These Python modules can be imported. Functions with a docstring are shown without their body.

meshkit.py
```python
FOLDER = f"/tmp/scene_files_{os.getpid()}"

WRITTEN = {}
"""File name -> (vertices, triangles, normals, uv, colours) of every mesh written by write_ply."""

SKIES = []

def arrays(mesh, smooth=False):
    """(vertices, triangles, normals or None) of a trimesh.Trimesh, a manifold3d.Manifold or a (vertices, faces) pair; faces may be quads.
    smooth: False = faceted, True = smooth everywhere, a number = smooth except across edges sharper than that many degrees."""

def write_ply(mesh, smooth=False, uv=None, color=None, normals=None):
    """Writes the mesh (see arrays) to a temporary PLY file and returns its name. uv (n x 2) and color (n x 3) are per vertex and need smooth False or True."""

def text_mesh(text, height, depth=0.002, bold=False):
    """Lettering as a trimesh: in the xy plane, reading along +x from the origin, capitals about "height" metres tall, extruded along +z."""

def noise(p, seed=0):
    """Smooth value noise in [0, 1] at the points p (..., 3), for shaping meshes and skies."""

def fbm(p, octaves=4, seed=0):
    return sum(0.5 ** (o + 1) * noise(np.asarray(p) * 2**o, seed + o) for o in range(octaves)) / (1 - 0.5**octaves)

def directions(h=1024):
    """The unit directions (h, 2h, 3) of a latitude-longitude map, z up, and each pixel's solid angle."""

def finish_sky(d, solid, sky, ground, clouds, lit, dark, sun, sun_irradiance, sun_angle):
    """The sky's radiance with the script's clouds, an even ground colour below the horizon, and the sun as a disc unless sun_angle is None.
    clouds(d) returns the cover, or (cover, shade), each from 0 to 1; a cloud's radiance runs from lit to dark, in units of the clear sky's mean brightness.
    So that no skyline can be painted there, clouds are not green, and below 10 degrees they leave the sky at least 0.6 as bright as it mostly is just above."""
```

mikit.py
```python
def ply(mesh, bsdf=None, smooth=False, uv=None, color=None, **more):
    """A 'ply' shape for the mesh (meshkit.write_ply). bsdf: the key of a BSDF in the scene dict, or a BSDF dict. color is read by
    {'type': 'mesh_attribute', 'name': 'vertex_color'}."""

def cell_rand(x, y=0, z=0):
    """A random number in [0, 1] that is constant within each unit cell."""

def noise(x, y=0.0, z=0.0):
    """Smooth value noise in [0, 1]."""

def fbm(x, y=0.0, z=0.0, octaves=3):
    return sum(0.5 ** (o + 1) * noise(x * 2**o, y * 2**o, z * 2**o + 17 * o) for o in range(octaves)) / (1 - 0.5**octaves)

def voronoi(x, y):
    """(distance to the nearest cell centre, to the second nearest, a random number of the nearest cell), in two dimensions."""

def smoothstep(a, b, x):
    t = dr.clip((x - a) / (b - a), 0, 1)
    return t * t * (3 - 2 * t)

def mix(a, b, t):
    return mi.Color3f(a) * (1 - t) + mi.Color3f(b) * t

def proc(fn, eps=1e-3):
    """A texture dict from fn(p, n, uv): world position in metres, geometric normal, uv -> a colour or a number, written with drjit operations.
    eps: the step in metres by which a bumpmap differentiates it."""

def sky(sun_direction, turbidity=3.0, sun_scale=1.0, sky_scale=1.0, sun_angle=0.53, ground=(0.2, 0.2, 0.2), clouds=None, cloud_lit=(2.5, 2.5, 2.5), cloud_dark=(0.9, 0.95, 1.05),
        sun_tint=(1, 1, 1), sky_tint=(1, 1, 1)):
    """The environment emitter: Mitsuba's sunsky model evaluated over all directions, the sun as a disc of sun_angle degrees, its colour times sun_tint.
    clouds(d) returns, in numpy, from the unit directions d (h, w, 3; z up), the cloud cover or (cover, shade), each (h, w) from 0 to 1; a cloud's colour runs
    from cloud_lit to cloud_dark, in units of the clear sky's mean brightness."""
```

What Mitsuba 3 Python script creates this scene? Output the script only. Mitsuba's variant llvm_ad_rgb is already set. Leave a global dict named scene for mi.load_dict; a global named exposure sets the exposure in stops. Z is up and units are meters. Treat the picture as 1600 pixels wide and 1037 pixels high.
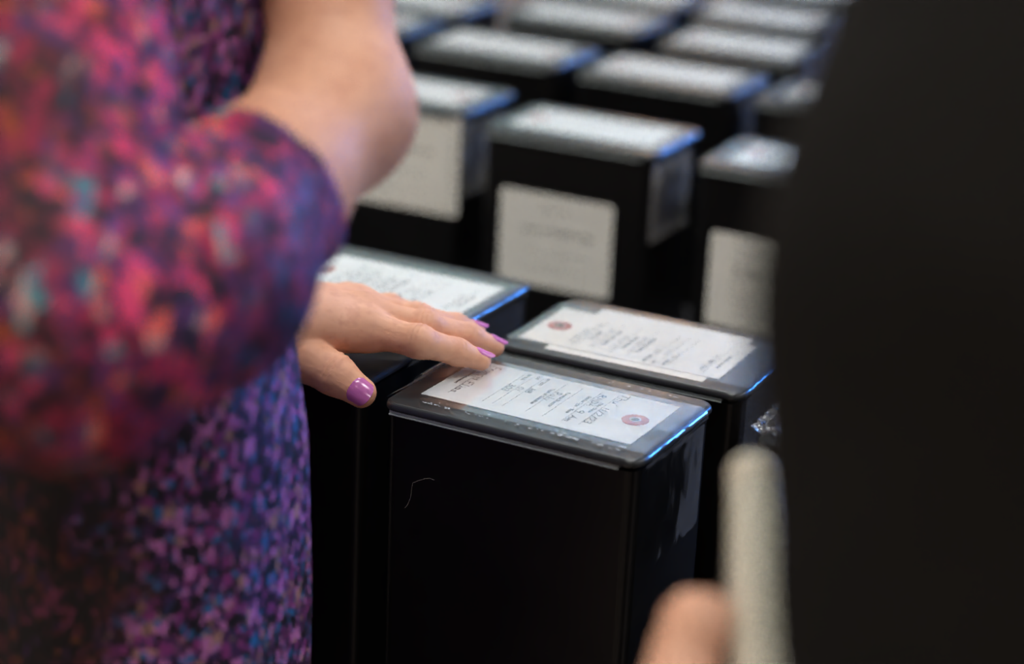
import math, random
import numpy as np, trimesh, drjit as dr, mitsuba as mi
import manifold3d as m3
import mikit, meshkit
from mikit import proc, noise, fbm, mix, smoothstep, cell_rand
from mitsuba import ScalarTransform4f as T

random.seed(7); RNG = np.random.default_rng(7)
scene, labels = {}, {}

# ------------------------------------------------------------------ camera, light, exposure
CAM = np.array([0.0, 0.0, 1.427]); PITCH, ROLL, FOCAL = 0.34121, 0.04575, 3317.7
fw = np.array([0, math.cos(PITCH), -math.sin(PITCH)]); upv = np.array([0, math.sin(PITCH), math.cos(PITCH)]); rt = np.array([1.0, 0, 0])
cam_up = math.cos(ROLL) * upv - math.sin(ROLL) * rt
scene['camera'] = {'type': 'thinlens', 'fov': math.degrees(2 * math.atan(800 / FOCAL)), 'fov_axis': 'x', 'aperture_radius': 0.0125,
                   'focus_distance': 1.232, 'near_clip': 0.02, 'far_clip': 60.0,
                   'to_world': T().look_at(origin=CAM.tolist(), target=(CAM + fw).tolist(), up=cam_up.tolist())}
exposure = 0.92
CEILING_Z = 3.6
PANEL_RADIANCE = (8.6, 8.8, 8.5)       # recessed ceiling panels
PENDANT_RADIANCE = (30.0, 17.0, 8.0)   # warm globe pendants
STAGE_RADIANCE = (.8, 4.6, 17.0)     # blue stage panel at the right
PANELS = [(x, y) for y in (-2.4, 0.7, 2.9) for x in (-3.0, 0.2, 3.4)]
UPLIGHT_RADIANCE = (24.0, 43.0, 37.0)    # added uplights, brightening the far ceiling that the lids mirror
UPLIGHTS = [(-2.4, 7.0), (-0.5, 6.6), (1.5, 6.9), (0.2, 10.6), (2.6, 10.8)]
BLUE_UPLIGHT = (14.0, 36.0, 95.0)  # bluish added uplights on the right, tinting the mirrored ceiling
PENDANTS = [(-2.4, -1.9, 2.55), (1.6, -2.6, 2.6), (-1.6, 7.6, 3.0), (0.6, 8.0, 3.0), (2.9, 8.4, 3.0)]

# ------------------------------------------------------------------ helpers
def obj(key, mesh, bsdf, smooth=False, label=None, **kw):
    scene[key] = mikit.ply(mesh, bsdf, smooth=smooth, **kw)
    if label: labels[key] = {'label': label}
    return key

def struct(key, mesh, bsdf, label, smooth=False):
    scene[key] = mikit.ply(mesh, bsdf, smooth=smooth)
    labels[key] = {'label': label, 'kind': 'structure'}

def thing(key, label, cat, group=None):
    labels[key] = {'label': label, 'category': cat}
    if group: labels[key]['group'] = group

def box(lo, hi):
    lo, hi = np.array(lo, float), np.array(hi, float)
    m = trimesh.creation.box(extents=hi - lo); m.apply_translation((lo + hi) / 2); return m

def cat(ms): return trimesh.util.concatenate(ms)

def rgb(*c): return {'type': 'rgb', 'value': list(c)}

def principled(key, color, rough=0.5, **kw):
    base = color if isinstance(color, dict) else rgb(*color)
    r = rough if isinstance(rough, dict) else float(rough)
    scene[key] = {'type': 'twosided', 'bsdf': {'type': 'principled', 'base_color': base, 'roughness': r, **kw}}

# ------------------------------------------------------------------ materials
principled('mat_wall', proc(lambda p, n, uv: mix((.60, .64, .62), (.68, .70, .67), fbm(p.x * 1.5, p.y * 1.5, p.z * 1.5))), .8)
principled('mat_dark_wall', (.10, .08, .075), .9)  # no drape known; dark tone added to cut the frontal light
principled('mat_ceiling', (.78, .80, .78), .9)
principled('mat_floor', proc(lambda p, n, uv: mix((.20, .15, .12), (.32, .25, .20), fbm(p.x * 14, p.y * 14, 0) )), .9)
principled('mat_metal', (.55, .55, .55), .35, metallic=1.0)
principled('mat_cloth', proc(lambda p, n, uv: mix((.010, .010, .012), (.018, .017, .018), noise(p.x * 900, p.y * 900, p.z * 900))), .9)
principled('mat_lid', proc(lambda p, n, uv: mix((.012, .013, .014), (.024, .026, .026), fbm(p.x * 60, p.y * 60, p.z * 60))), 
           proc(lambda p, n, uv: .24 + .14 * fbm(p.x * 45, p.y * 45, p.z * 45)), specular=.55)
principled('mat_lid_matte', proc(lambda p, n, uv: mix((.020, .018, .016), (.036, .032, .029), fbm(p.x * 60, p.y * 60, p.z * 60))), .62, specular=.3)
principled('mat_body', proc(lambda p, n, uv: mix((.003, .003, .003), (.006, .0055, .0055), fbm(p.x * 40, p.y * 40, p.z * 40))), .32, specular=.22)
principled('mat_bead_glint', (.26, .29, .28), .2, specular=.9)  # pale grey paints a highlight along the black rim bead
principled('mat_paper', proc(lambda p, n, uv: mix((.66, .65, .625), (.73, .72, .695), fbm(p.x * 60, p.y * 60, p.z * 60, 4))), .75)
principled('mat_manila', proc(lambda p, n, uv: mix((.57, .535, .485), (.63, .595, .55), fbm(p.x * 70, p.y * 70, p.z * 70, 4))), .75)
principled('mat_paper_dimmed', proc(lambda p, n, uv: mix((.50, .50, .485), (.57, .57, .555), fbm(p.x * 60, p.y * 60, p.z * 60, 4))), .75)  # same tag paper, darkened to offset the strong light on the front lid
principled('mat_label', proc(lambda p, n, uv: mix((.76, .72, .63), (.82, .78, .69), fbm(p.x * 40, p.y * 40, p.z * 40))), .7)
principled('mat_ink', (.015, .016, .022), .6)
principled('mat_greyink', (.20, .19, .17), .7)
principled('mat_blueink', (.012, .014, .03), .5)
principled('mat_ring', proc(lambda p, n, uv: mix((.30, .07, .055), (.42, .12, .09), noise(p.x * 500, p.y * 500, p.z * 500))), .6)
scene['mat_tape'] = {'type': 'thindielectric', 'int_ior': 1.49}
scene['mat_crumple'] = {'type': 'blendbsdf', 'weight': .4, 'a': {'type': 'thindielectric', 'int_ior': 1.49}, 'b': {'type': 'twosided', 'bsdf': {'type': 'roughconductor', 'material': 'Al', 'alpha': .12}}}
scene['mat_tape_reflection'] = {'type': 'blendbsdf', 'weight': .24, 'a': {'type': 'thindielectric', 'int_ior': 1.49},
                          'b': {'type': 'twosided', 'bsdf': {'type': 'diffuse', 'reflectance': rgb(.62, .58, .53)}}}  # diffuse grey stands in for the warm room mirrored in the tape
principled('mat_speck', (.45, .50, .55), .25)

def skin_color(p, n, uv):
    a = fbm(p.x * 60, p.y * 60, p.z * 60); b = fbm(p.x * 420, p.y * 420, p.z * 420)
    c = mix((.62, .29, .165), (.74, .40, .26), a)
    d = fbm(p.x * 160 + 9, p.y * 160, p.z * 160)
    return mix(mix(c, (.50, .19, .12), smoothstep(.50, .75, d) * .30), (.46, .18, .11), smoothstep(.55, .85, b) * .12)
scene['mat_skin'] = {'type': 'twosided', 'bsdf': {'type': 'bumpmap', 'scale': 1.0, 'tex': proc(lambda p, n, uv: (.00028 * fbm(p.x * 700, p.y * 1100, p.z * 700) + .0004 * fbm(p.x * 260, p.y * 260, p.z * 260)), eps=2e-4),
                     'bsdf': {'type': 'principled', 'base_color': proc(skin_color), 'roughness': .52, 'specular': .32, 'sheen': .1}}}
principled('mat_nail', (.50, .13, .36), .16, clearcoat=.8, clearcoat_gloss=.9)

def pick(r, table):
    c, t = mi.Color3f(*table[-1][1]), 0.0
    cuts = []
    for w, col in table[:-1]:
        t += w; cuts.append((t, col))
    for cut, col in reversed(cuts): c = dr.select(r < cut, mi.Color3f(*col), c)
    return c
def dabs(p, f, seed, table, lift=0.0):
    """Short upright brush dabs of flat colour, as printed on the cloth; table holds (share, colour)."""
    wob = .9 * (noise(p.x * f * .9 + seed, p.y * f * .9, p.z * f * .6) - .5)
    wob2 = .9 * (noise(p.x * f * .9, p.y * f * .9 + seed + 40, p.z * f * .6 + 7) - .5)
    x, y, z = p.x * f + wob + seed * 3.7, p.y * f + wob2, p.z * f * .55 + wob * .7 + wob2
    return pick(dr.clip(cell_rand(x, y, z) + lift, 0, .9999), table)
def layered(p, f, table, clump):
    """three sizes of dabs over each other; clump gathers the bright ones"""
    g = (fbm(p.x * clump + 5, p.y * clump, p.z * clump * .7, 3) - .5) * .7
    c = dabs(p, f, 1.0, table, g)
    c = dr.select(cell_rand(p.x * f * .7 + 11 + noise(p.x * f, p.z * f, 3), p.y * f * .7, p.z * f * .42 + noise(p.x * f, p.y * f, 9)) < .38, dabs(p, f * 1.35, 5.0, table, g), c)
    return c
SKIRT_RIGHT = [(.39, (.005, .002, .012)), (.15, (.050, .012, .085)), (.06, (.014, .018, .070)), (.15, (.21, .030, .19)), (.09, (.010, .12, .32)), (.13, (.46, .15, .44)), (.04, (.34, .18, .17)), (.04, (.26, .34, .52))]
SKIRT_LEFT_SHADED = [(.62, (.004, .0015, .0025)), (.14, (.040, .006, .010)), (.08, (.020, .005, .026)), (.09, (.055, .009, .009)), (.04, (.085, .024, .008)), (.03, (.10, .016, .045))]  # red-brown print with the shade of the left side darkened in
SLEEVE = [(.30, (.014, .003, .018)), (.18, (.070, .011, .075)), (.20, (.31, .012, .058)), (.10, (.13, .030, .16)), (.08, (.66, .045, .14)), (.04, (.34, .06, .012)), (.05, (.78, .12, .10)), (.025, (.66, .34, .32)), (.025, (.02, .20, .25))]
SLEEVE_LEFT_SHADED = [(.34, (.010, .003, .008)), (.20, (.085, .007, .018)), (.13, (.22, .011, .04)), (.12, (.27, .042, .010)), (.09, (.075, .02, .09)), (.05, (.46, .04, .11)), (.03, (.016, .07, .12)), (.02, (.5, .22, .20)), (.02, (.03, .22, .24))]  # orange-red print, colours darkened to tone down the lit upper arm
SLEEVE_BLUE_LIT = [(.30, (.014, .004, .026)), (.24, (.085, .018, .105)), (.15, (.015, .07, .20)), (.15, (.20, .026, .10)), (.10, (.17, .05, .20)), (.06, (.40, .06, .14))]  # purple print with the blue light of the right edge mixed in
def skirt_print_shade(p, n, uv):
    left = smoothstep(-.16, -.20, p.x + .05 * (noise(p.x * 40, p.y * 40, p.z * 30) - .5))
    return mix(layered(p, 235.0, SKIRT_RIGHT, 44.0), layered(p, 190.0, SKIRT_LEFT_SHADED, 36.0), left)
def sleeve_print_light(p, n, uv):
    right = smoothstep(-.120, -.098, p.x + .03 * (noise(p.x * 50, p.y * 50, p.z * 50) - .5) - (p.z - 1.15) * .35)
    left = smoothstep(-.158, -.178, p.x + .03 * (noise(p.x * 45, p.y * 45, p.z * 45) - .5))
    return mix(mix(layered(p, 135.0, SLEEVE, 30.0), layered(p, 125.0, SLEEVE_LEFT_SHADED, 27.0), left), layered(p, 150.0, SLEEVE_BLUE_LIT, 34.0), right)
principled('mat_skirt', proc(skirt_print_shade), .8, sheen=.15)
principled('mat_sleeve', proc(sleeve_print_light), .8, sheen=.15)
principled('mat_jacket', proc(lambda p, n, uv: mix((.0065, .0055, .0045), (.011, .0093, .0076), fbm(p.x * 25, p.y * 25, p.z * 25))), .95, specular=.15)
principled('mat_rod', (.60, .545, .42), .4)
principled('mat_rodcap', (.66, .575, .44), .4)

# ------------------------------------------------------------------ room
X0, X1, Y0, Y1 = -6.5, 7.5, -5.0, 14.0
struct('floor', box((X0, Y0, -.1), (X1, Y1, 0)), 'mat_floor', 'brown carpeted floor of the hall')
struct('ceiling', box((X0, Y0, CEILING_Z), (X1, Y1, CEILING_Z + .1)), 'mat_ceiling', 'plain pale ceiling of the hall')
struct('wall_back', box((X0, Y1, 0), (X1, Y1 + .1, CEILING_Z)), 'mat_wall', 'pale far wall of the hall')
struct('wall_front', box((X0, Y0 - .1, 0), (X1, Y0, CEILING_Z)), 'mat_dark_wall', 'wall behind the viewer, darkened to cut the frontal light')
struct('wall_left', box((X0 - .1, Y0, 0), (X0, Y1, CEILING_Z)), 'mat_wall', 'pale left wall of the hall')
struct('wall_right', box((X1, Y0, 0), (X1 + .1, Y1, CEILING_Z)), 'mat_wall', 'pale right wall of the hall')

def emitter(mesh, radiance):
    return mikit.ply(mesh, {'type': 'diffuse', 'reflectance': rgb(.5, .5, .5)}, emitter={'type': 'area', 'radiance': rgb(*radiance)})

def quad(p, u, v):
    """one-sided rectangle centred at p, facing cross(u, v)"""
    p, u, v = map(np.asarray, (p, u, v))
    return trimesh.Trimesh([p - u - v, p + u - v, p + u + v, p - u + v], [[0, 1, 2], [0, 2, 3]], process=False)

for i, (x, y) in enumerate(PANELS):
    k = f'ceiling_light_{i:03d}' if i else 'ceiling_light'
    thing(k, f"{('left', 'middle', 'right')[i % 3]} white panel light of the ceiling row {('behind the viewer', 'above the nearer boxes', 'beyond the boxes')[i // 3]}", 'ceiling light', 'panel lights in the ceiling')
    zc = CEILING_Z
    fr = [box((x - .64, y - .34, zc - .04), (x + .64, y - .30, zc)), box((x - .64, y + .30, zc - .04), (x + .64, y + .34, zc)),
          box((x - .64, y - .30, zc - .04), (x - .60, y + .30, zc)), box((x + .60, y - .30, zc - .04), (x + .64, y + .30, zc))]
    obj(k + '__frame', cat(fr), 'mat_metal')
    scene[k + '__diffuser'] = emitter(quad((x, y, zc - .03), (.6, 0, 0), (0, -.3, 0)), PANEL_RADIANCE)
for i, (x, y, zz) in enumerate(PENDANTS):
    k = f'pendant_lamp_{i:03d}' if i else 'pendant_lamp'
    thing(k, 'warm glowing globe lamp hanging ' + ('behind the person in the speckled dress', 'behind the person in black', 'left of the far row', 'in the middle of the far row', 'right of the far row')[i], 'pendant lamp', 'globe lamps hanging from the ceiling')
    g = trimesh.creation.icosphere(3, .10); g.apply_translation((x, y, zz))
    scene[k + '__globe'] = emitter(g, PENDANT_RADIANCE)
    cd = trimesh.creation.cylinder(.006, CEILING_Z - zz - .09); cd.apply_translation((x, y, (CEILING_Z + zz + .09) / 2))
    obj(k + '__cord', cd, 'mat_cloth')
    cp = trimesh.creation.cylinder(.035, .04); cp.apply_translation((x, y, zz + .115))
    obj(k + '__cap', cp, 'mat_metal')
for i, (x, y) in enumerate(UPLIGHTS):
    k = f'added_uplight_{i:03d}' if i else 'added_uplight'
    thing(k, 'added uplight on a pole to brighten the ceiling, ' + ('first of the nearer row from the left', 'second of the nearer row from the left', 'third of the nearer row from the left', 'left one of the farther pair', 'right one of the farther pair')[i], 'added uplight', 'added uplights beyond the tables')
    bowl = trimesh.creation.revolve(np.array([(0, 1.84), (.06, 1.845), (.16, 1.93), (.165, 1.93), (.158, 1.932), (.055, 1.86), (0, 1.855)]), sections=32); bowl.apply_translation((x, y, 0))
    obj(k + '__bowl', bowl, 'mat_metal', 30)
    pl = trimesh.creation.cylinder(.014, 1.84); pl.apply_translation((x, y, .93)); obj(k + '__pole', pl, 'mat_metal')
    bs = trimesh.creation.cylinder(.14, .025); bs.apply_translation((x, y, .0125)); obj(k + '__base', bs, 'mat_metal')
    t = np.linspace(0, 2 * np.pi, 24, False); dv_ = np.vstack([[[x, y, 1.925]], np.c_[x + .15 * np.cos(t), y + .15 * np.sin(t), np.full(24, 1.925)]])
    scene[k + '__bulb_disc'] = emitter(trimesh.Trimesh(dv_, [[0, 1 + j, 1 + (j + 1) % 24] for j in range(24)], process=False), BLUE_UPLIGHT if i in (2, 4) else UPLIGHT_RADIANCE)
# blue stage panel, right of the far tables
SP = np.array([5.2, 5.6, 2.55]); SN = np.array([-.66, -.70, -.18]); SN /= np.linalg.norm(SN)
SU = np.cross([0, 0, 1], SN); SU /= np.linalg.norm(SU); SV = np.cross(SN, SU)
thing('stage_light', 'large blue stage light panel on a stand', 'stage light')
scene['stage_light__panel'] = emitter(quad(SP, SU * 1.0, SV * .5), STAGE_RADIANCE)
hs = box((-1.06, -.56, -.10), (1.06, .56, -.012)); M4 = np.eye(4); M4[:3, :3] = np.stack([SU, SV, SN], 1); M4[:3, 3] = SP; hs.apply_transform(M4)
obj('stage_light__housing', hs, 'mat_cloth')
st = trimesh.creation.cylinder(.03, 2.0); st.apply_translation(SP - SN * .06 + np.array([0, 0, -1.55]))
ft = trimesh.creation.cylinder(.35, .03); ft.apply_translation([SP[0] - SN[0] * .06, SP[1] - SN[1] * .06, .015])
obj('stage_light__stand', st, 'mat_metal'); obj('stage_light__base', ft, 'mat_cloth')

# ------------------------------------------------------------------ table with black cloth (box frame: a along the lids, b away)
YAW = -.461; O2 = np.array([-.07445, 1.14048]); LID = .9761; TABLE = LID - .216
DA = np.array([math.cos(YAW), math.sin(YAW)]); DB = np.array([-math.sin(YAW), math.cos(YAW)])
def world(a, b, z): return np.array([*(O2 + a * DA + b * DB), z])
def frame(a, b, z, yaw=YAW):
    c, s = math.cos(yaw), math.sin(yaw); m = np.eye(4); m[:2, :2] = [[c, -s], [s, c]]; m[:3, 3] = world(a, b, z); return m
thing('display_table', 'long table under a black cloth carrying the rows of black boxes', 'table')
tm = frame(0, 0, 0)
top = box((-1.15, .006, TABLE - .03), (.95, 1.75, TABLE - .004)); top.apply_transform(tm); obj('display_table__tabletop', top, 'mat_wall')
def drape():
    A0, A1, B0, B1 = -1.155, .955, .003, 1.755
    per = []
    for t in np.linspace(0, 1, 120, False): per.append((A0 + (A1 - A0) * t, B0, 0, -1))
    for t in np.linspace(0, 1, 100, False): per.append((A1, B0 + (B1 - B0) * t, 1, 0))
    for t in np.linspace(0, 1, 120, False): per.append((A1 - (A1 - A0) * t, B1, 0, 1))
    for t in np.linspace(0, 1, 100, False): per.append((A0, B1 - (B1 - B0) * t, -1, 0))
    per = np.array(per); n = len(per); v, f = [[(A0 + A1) / 2, (B0 + B1) / 2, TABLE]], []
    for r, zz in enumerate((TABLE, TABLE - .02, TABLE - .2, TABLE - .45, .01)):
        w = .012 * (TABLE - zz) / TABLE * (1 + np.sin(np.arange(n) * .75)) * (per[:, 3] > -.5)
        for i in range(n): v.append([per[i, 0] + per[i, 2] * w[i], per[i, 1] + per[i, 3] * w[i], zz])
    for i in range(n): f.append([0, 1 + i, 1 + (i + 1) % n])
    for r in range(4):
        for i in range(n):
            a, b, c, d = 1 + r * n + i, 1 + r * n + (i + 1) % n, 1 + (r + 1) * n + (i + 1) % n, 1 + (r + 1) * n + i
            f += [[a, d, c], [a, c, b]]
    m = trimesh.Trimesh(v, f, process=False); m.apply_transform(tm); return m
obj('display_table__tablecloth', drape(), 'mat_cloth', 30, 'black cloth hanging to the floor')
for i, (a, b) in enumerate(((-1.05, .06), (.85, .06), (-1.05, 1.65), (.85, 1.65))):
    lg = trimesh.creation.cylinder(.02, TABLE - .03); lg.apply_translation((a, b, (TABLE - .03) / 2)); lg.apply_transform(tm)
    obj('display_table__leg' + (f'_{i:03d}' if i else ''), lg, 'mat_metal')

# ------------------------------------------------------------------ box meshes (local frame: lid's front left corner at 0,0, lid top at z 0)
LX, WY = .165, .1107
def ring(inset, r, n=9, lx=LX, wy=WY):
    r = max(r - inset, .001); pts = []
    for cx, cy, a0 in ((lx - inset - r, inset + r, -90), (lx - inset - r, wy - inset - r, 0), (inset + r, wy - inset - r, 90), (inset + r, inset + r, 180)):
        for t in np.linspace(0, 90, n): pts.append((cx + r * math.cos(math.radians(a0 + t)), cy + r * math.sin(math.radians(a0 + t))))
    return np.array(pts)
def loft(rings):
    """closed mesh through rounded-rectangle rings (inset, z), bottom to top"""
    v, f = [], []; n = 0
    for ins, zz in rings:
        q = ring(ins, .0105); n = len(q); v += [(x, y, zz) for x, y in q]
    m = len(rings); cb, ct = m * n, m * n + 1
    v += [(LX / 2, WY / 2, rings[0][1]), (LX / 2, WY / 2, rings[-1][1])]
    for k in range(m - 1):
        for i in range(n):
            a, b, c, d = k * n + i, k * n + (i + 1) % n, (k + 1) * n + (i + 1) % n, (k + 1) * n + i
            f += [[a, b, c], [a, c, d]]
    for i in range(n):
        f.append([cb, (i + 1) % n, i]); f.append([ct, (m - 1) * n + i, (m - 1) * n + (i + 1) % n])
    return trimesh.Trimesh(v, f, process=False)
fil = [(.0032 * (1 - math.cos(t)), -.0032 + .0032 * math.sin(t)) for t in np.linspace(0, math.pi / 2, 8)]
LIDM = loft([(.0022, -.0048), (.0004, -.0045), (0, -.0040)] + fil + [(.012, .0001), (.03, .0001)])
BODYM = loft([(.0060, -.2158), (.0042, -.2150), (.0032, -.2120), (.0026, -.013), (.0022, -.0076), (.0045, -.0070), (.0045, -.0048)])
def rod_mesh(p0, p1, r): return trimesh.creation.cylinder(r, segment=[p0, p1], sections=12)
BEADM = cat([box((.006, .0010, -.0066), (.152, .0050, -.0046)), rod_mesh((.006, .0006, -.0068), (.152, .0006, -.0068), .00055)])
P_LID = mikit.ply(LIDM, 'mat_lid', smooth=40); P_BODY = mikit.ply(BODYM, 'mat_body', smooth=40); P_LID_MATTE = mikit.ply(LIDM, 'mat_lid_matte', smooth=40); P_BEAD = mikit.ply(BEADM, 'mat_bead_glint', smooth=40)

def tape_sheet(b0, b1, drop0, drop1, seed, off=.0016, crumple=1.0, jag=.003):
    """clear tape over the top and down both short sides, as an open sheet"""
    path = []
    for zz in np.linspace(-drop0, -.006, 16): path.append((.0022 - off, zz, -1, 0))
    for t in np.linspace(0, 90, 6):
        c, s = math.cos(math.radians(t)), math.sin(math.radians(t)); path.append((.0032 - (.0032 + off) * c, -.0032 + (.0032 + off) * s, -c, s))
    for x in np.linspace(.006, LX - .006, 46): path.append((x, off, 0, 1))
    for t in np.linspace(90, 0, 6):
        c, s = math.cos(math.radians(t)), math.sin(math.radians(t)); path.append((LX - .0032 + (.0032 + off) * c, -.0032 + (.0032 + off) * s, c, s))
    for zz in np.linspace(-.006, -drop1, 16): path.append((LX - .0022 + off, zz, 1, 0))
    path = np.array(path); nb = 26; bs = np.linspace(b0, b1, nb)
    X, B = np.meshgrid(np.arange(len(path)), np.arange(nb), indexing='ij')
    P = np.stack([path[X, 0], bs[B], path[X, 1]], -1); N = np.stack([path[X, 2], 0 * X, path[X, 3]], -1)
    w = meshkit.fbm(np.stack([P[..., 0] * 70 + P[..., 2] * 25, P[..., 1] * 70, P[..., 2] * 30 + seed * 9.1], -1), 3, seed) - .45
    endb = np.clip(np.abs(P[..., 0] - LX / 2) / (LX / 2), 0, 1) ** 10
    P = P + N * (np.clip(w, -.4, .6) * (.00022 + .0009 * endb) * crumple)[..., None]
    jg = (meshkit.noise(np.stack([bs * 160, bs * 0 + seed, bs * 0], -1), seed) - .5) * 2 * jag
    P[0, :, 2] += jg; P[-1, :, 2] += jg[::-1]
    f = []
    for i in range(len(path) - 1):
        for j in range(nb - 1):
            a = i * nb + j; f.append([a, a + nb, a + nb + 1, a + 1])
    return (P.reshape(-1, 3), np.array(f))
TAPES = [mikit.ply(tape_sheet(.011, .093, .068, .071, s), 'mat_tape', smooth=True) for s in (1, 2, 3)] + [mikit.ply(tape_sheet(.052, .100, .050, .048, 4), 'mat_tape', smooth=True)]
TAPE_STRIP = mikit.ply(tape_sheet(.044, .090, .050, .069, 5, off=.0030, crumple=.8), 'mat_tape', smooth=True)
REFLECTION_STRIP = mikit.ply(box((LX - .0012, .004, -.078), (LX - .0006, .084, -.010)), 'mat_tape_reflection')

# tag: local frame x = along the writing (0..67.6 mm, back to front), y = up towards the eyelet (0..135 mm), z up
TW, TL = .0676, .1352
def stroke_mesh(polys, w, z0=.0, h=.00012):
    ms = []
    for pl in polys:
        pl = np.asarray(pl, float)
        if len(pl) < 2: continue
        d = np.gradient(pl, axis=0); d /= np.linalg.norm(d, axis=1, keepdims=True) + 1e-12
        nn = np.stack([-d[:, 1], d[:, 0]], 1) * w / 2
        l, r = pl + nn, pl - nn; n = len(pl)
        v = np.vstack([np.c_[l, np.full(n, z0 + h)], np.c_[r, np.full(n, z0 + h)]])
        ms.append(trimesh.Trimesh(v, [t for i in range(n - 1) for t in ([i, n + i, n + i + 1], [i, n + i + 1, i + 1])], process=False))
    return cat(ms)
def arc(cx, cy, rx, ry, a0, a1, n=9):
    t = np.radians(np.linspace(a0, a1, n)); return [(cx + rx * math.cos(x), cy + ry * math.sin(x)) for x in t]
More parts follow.
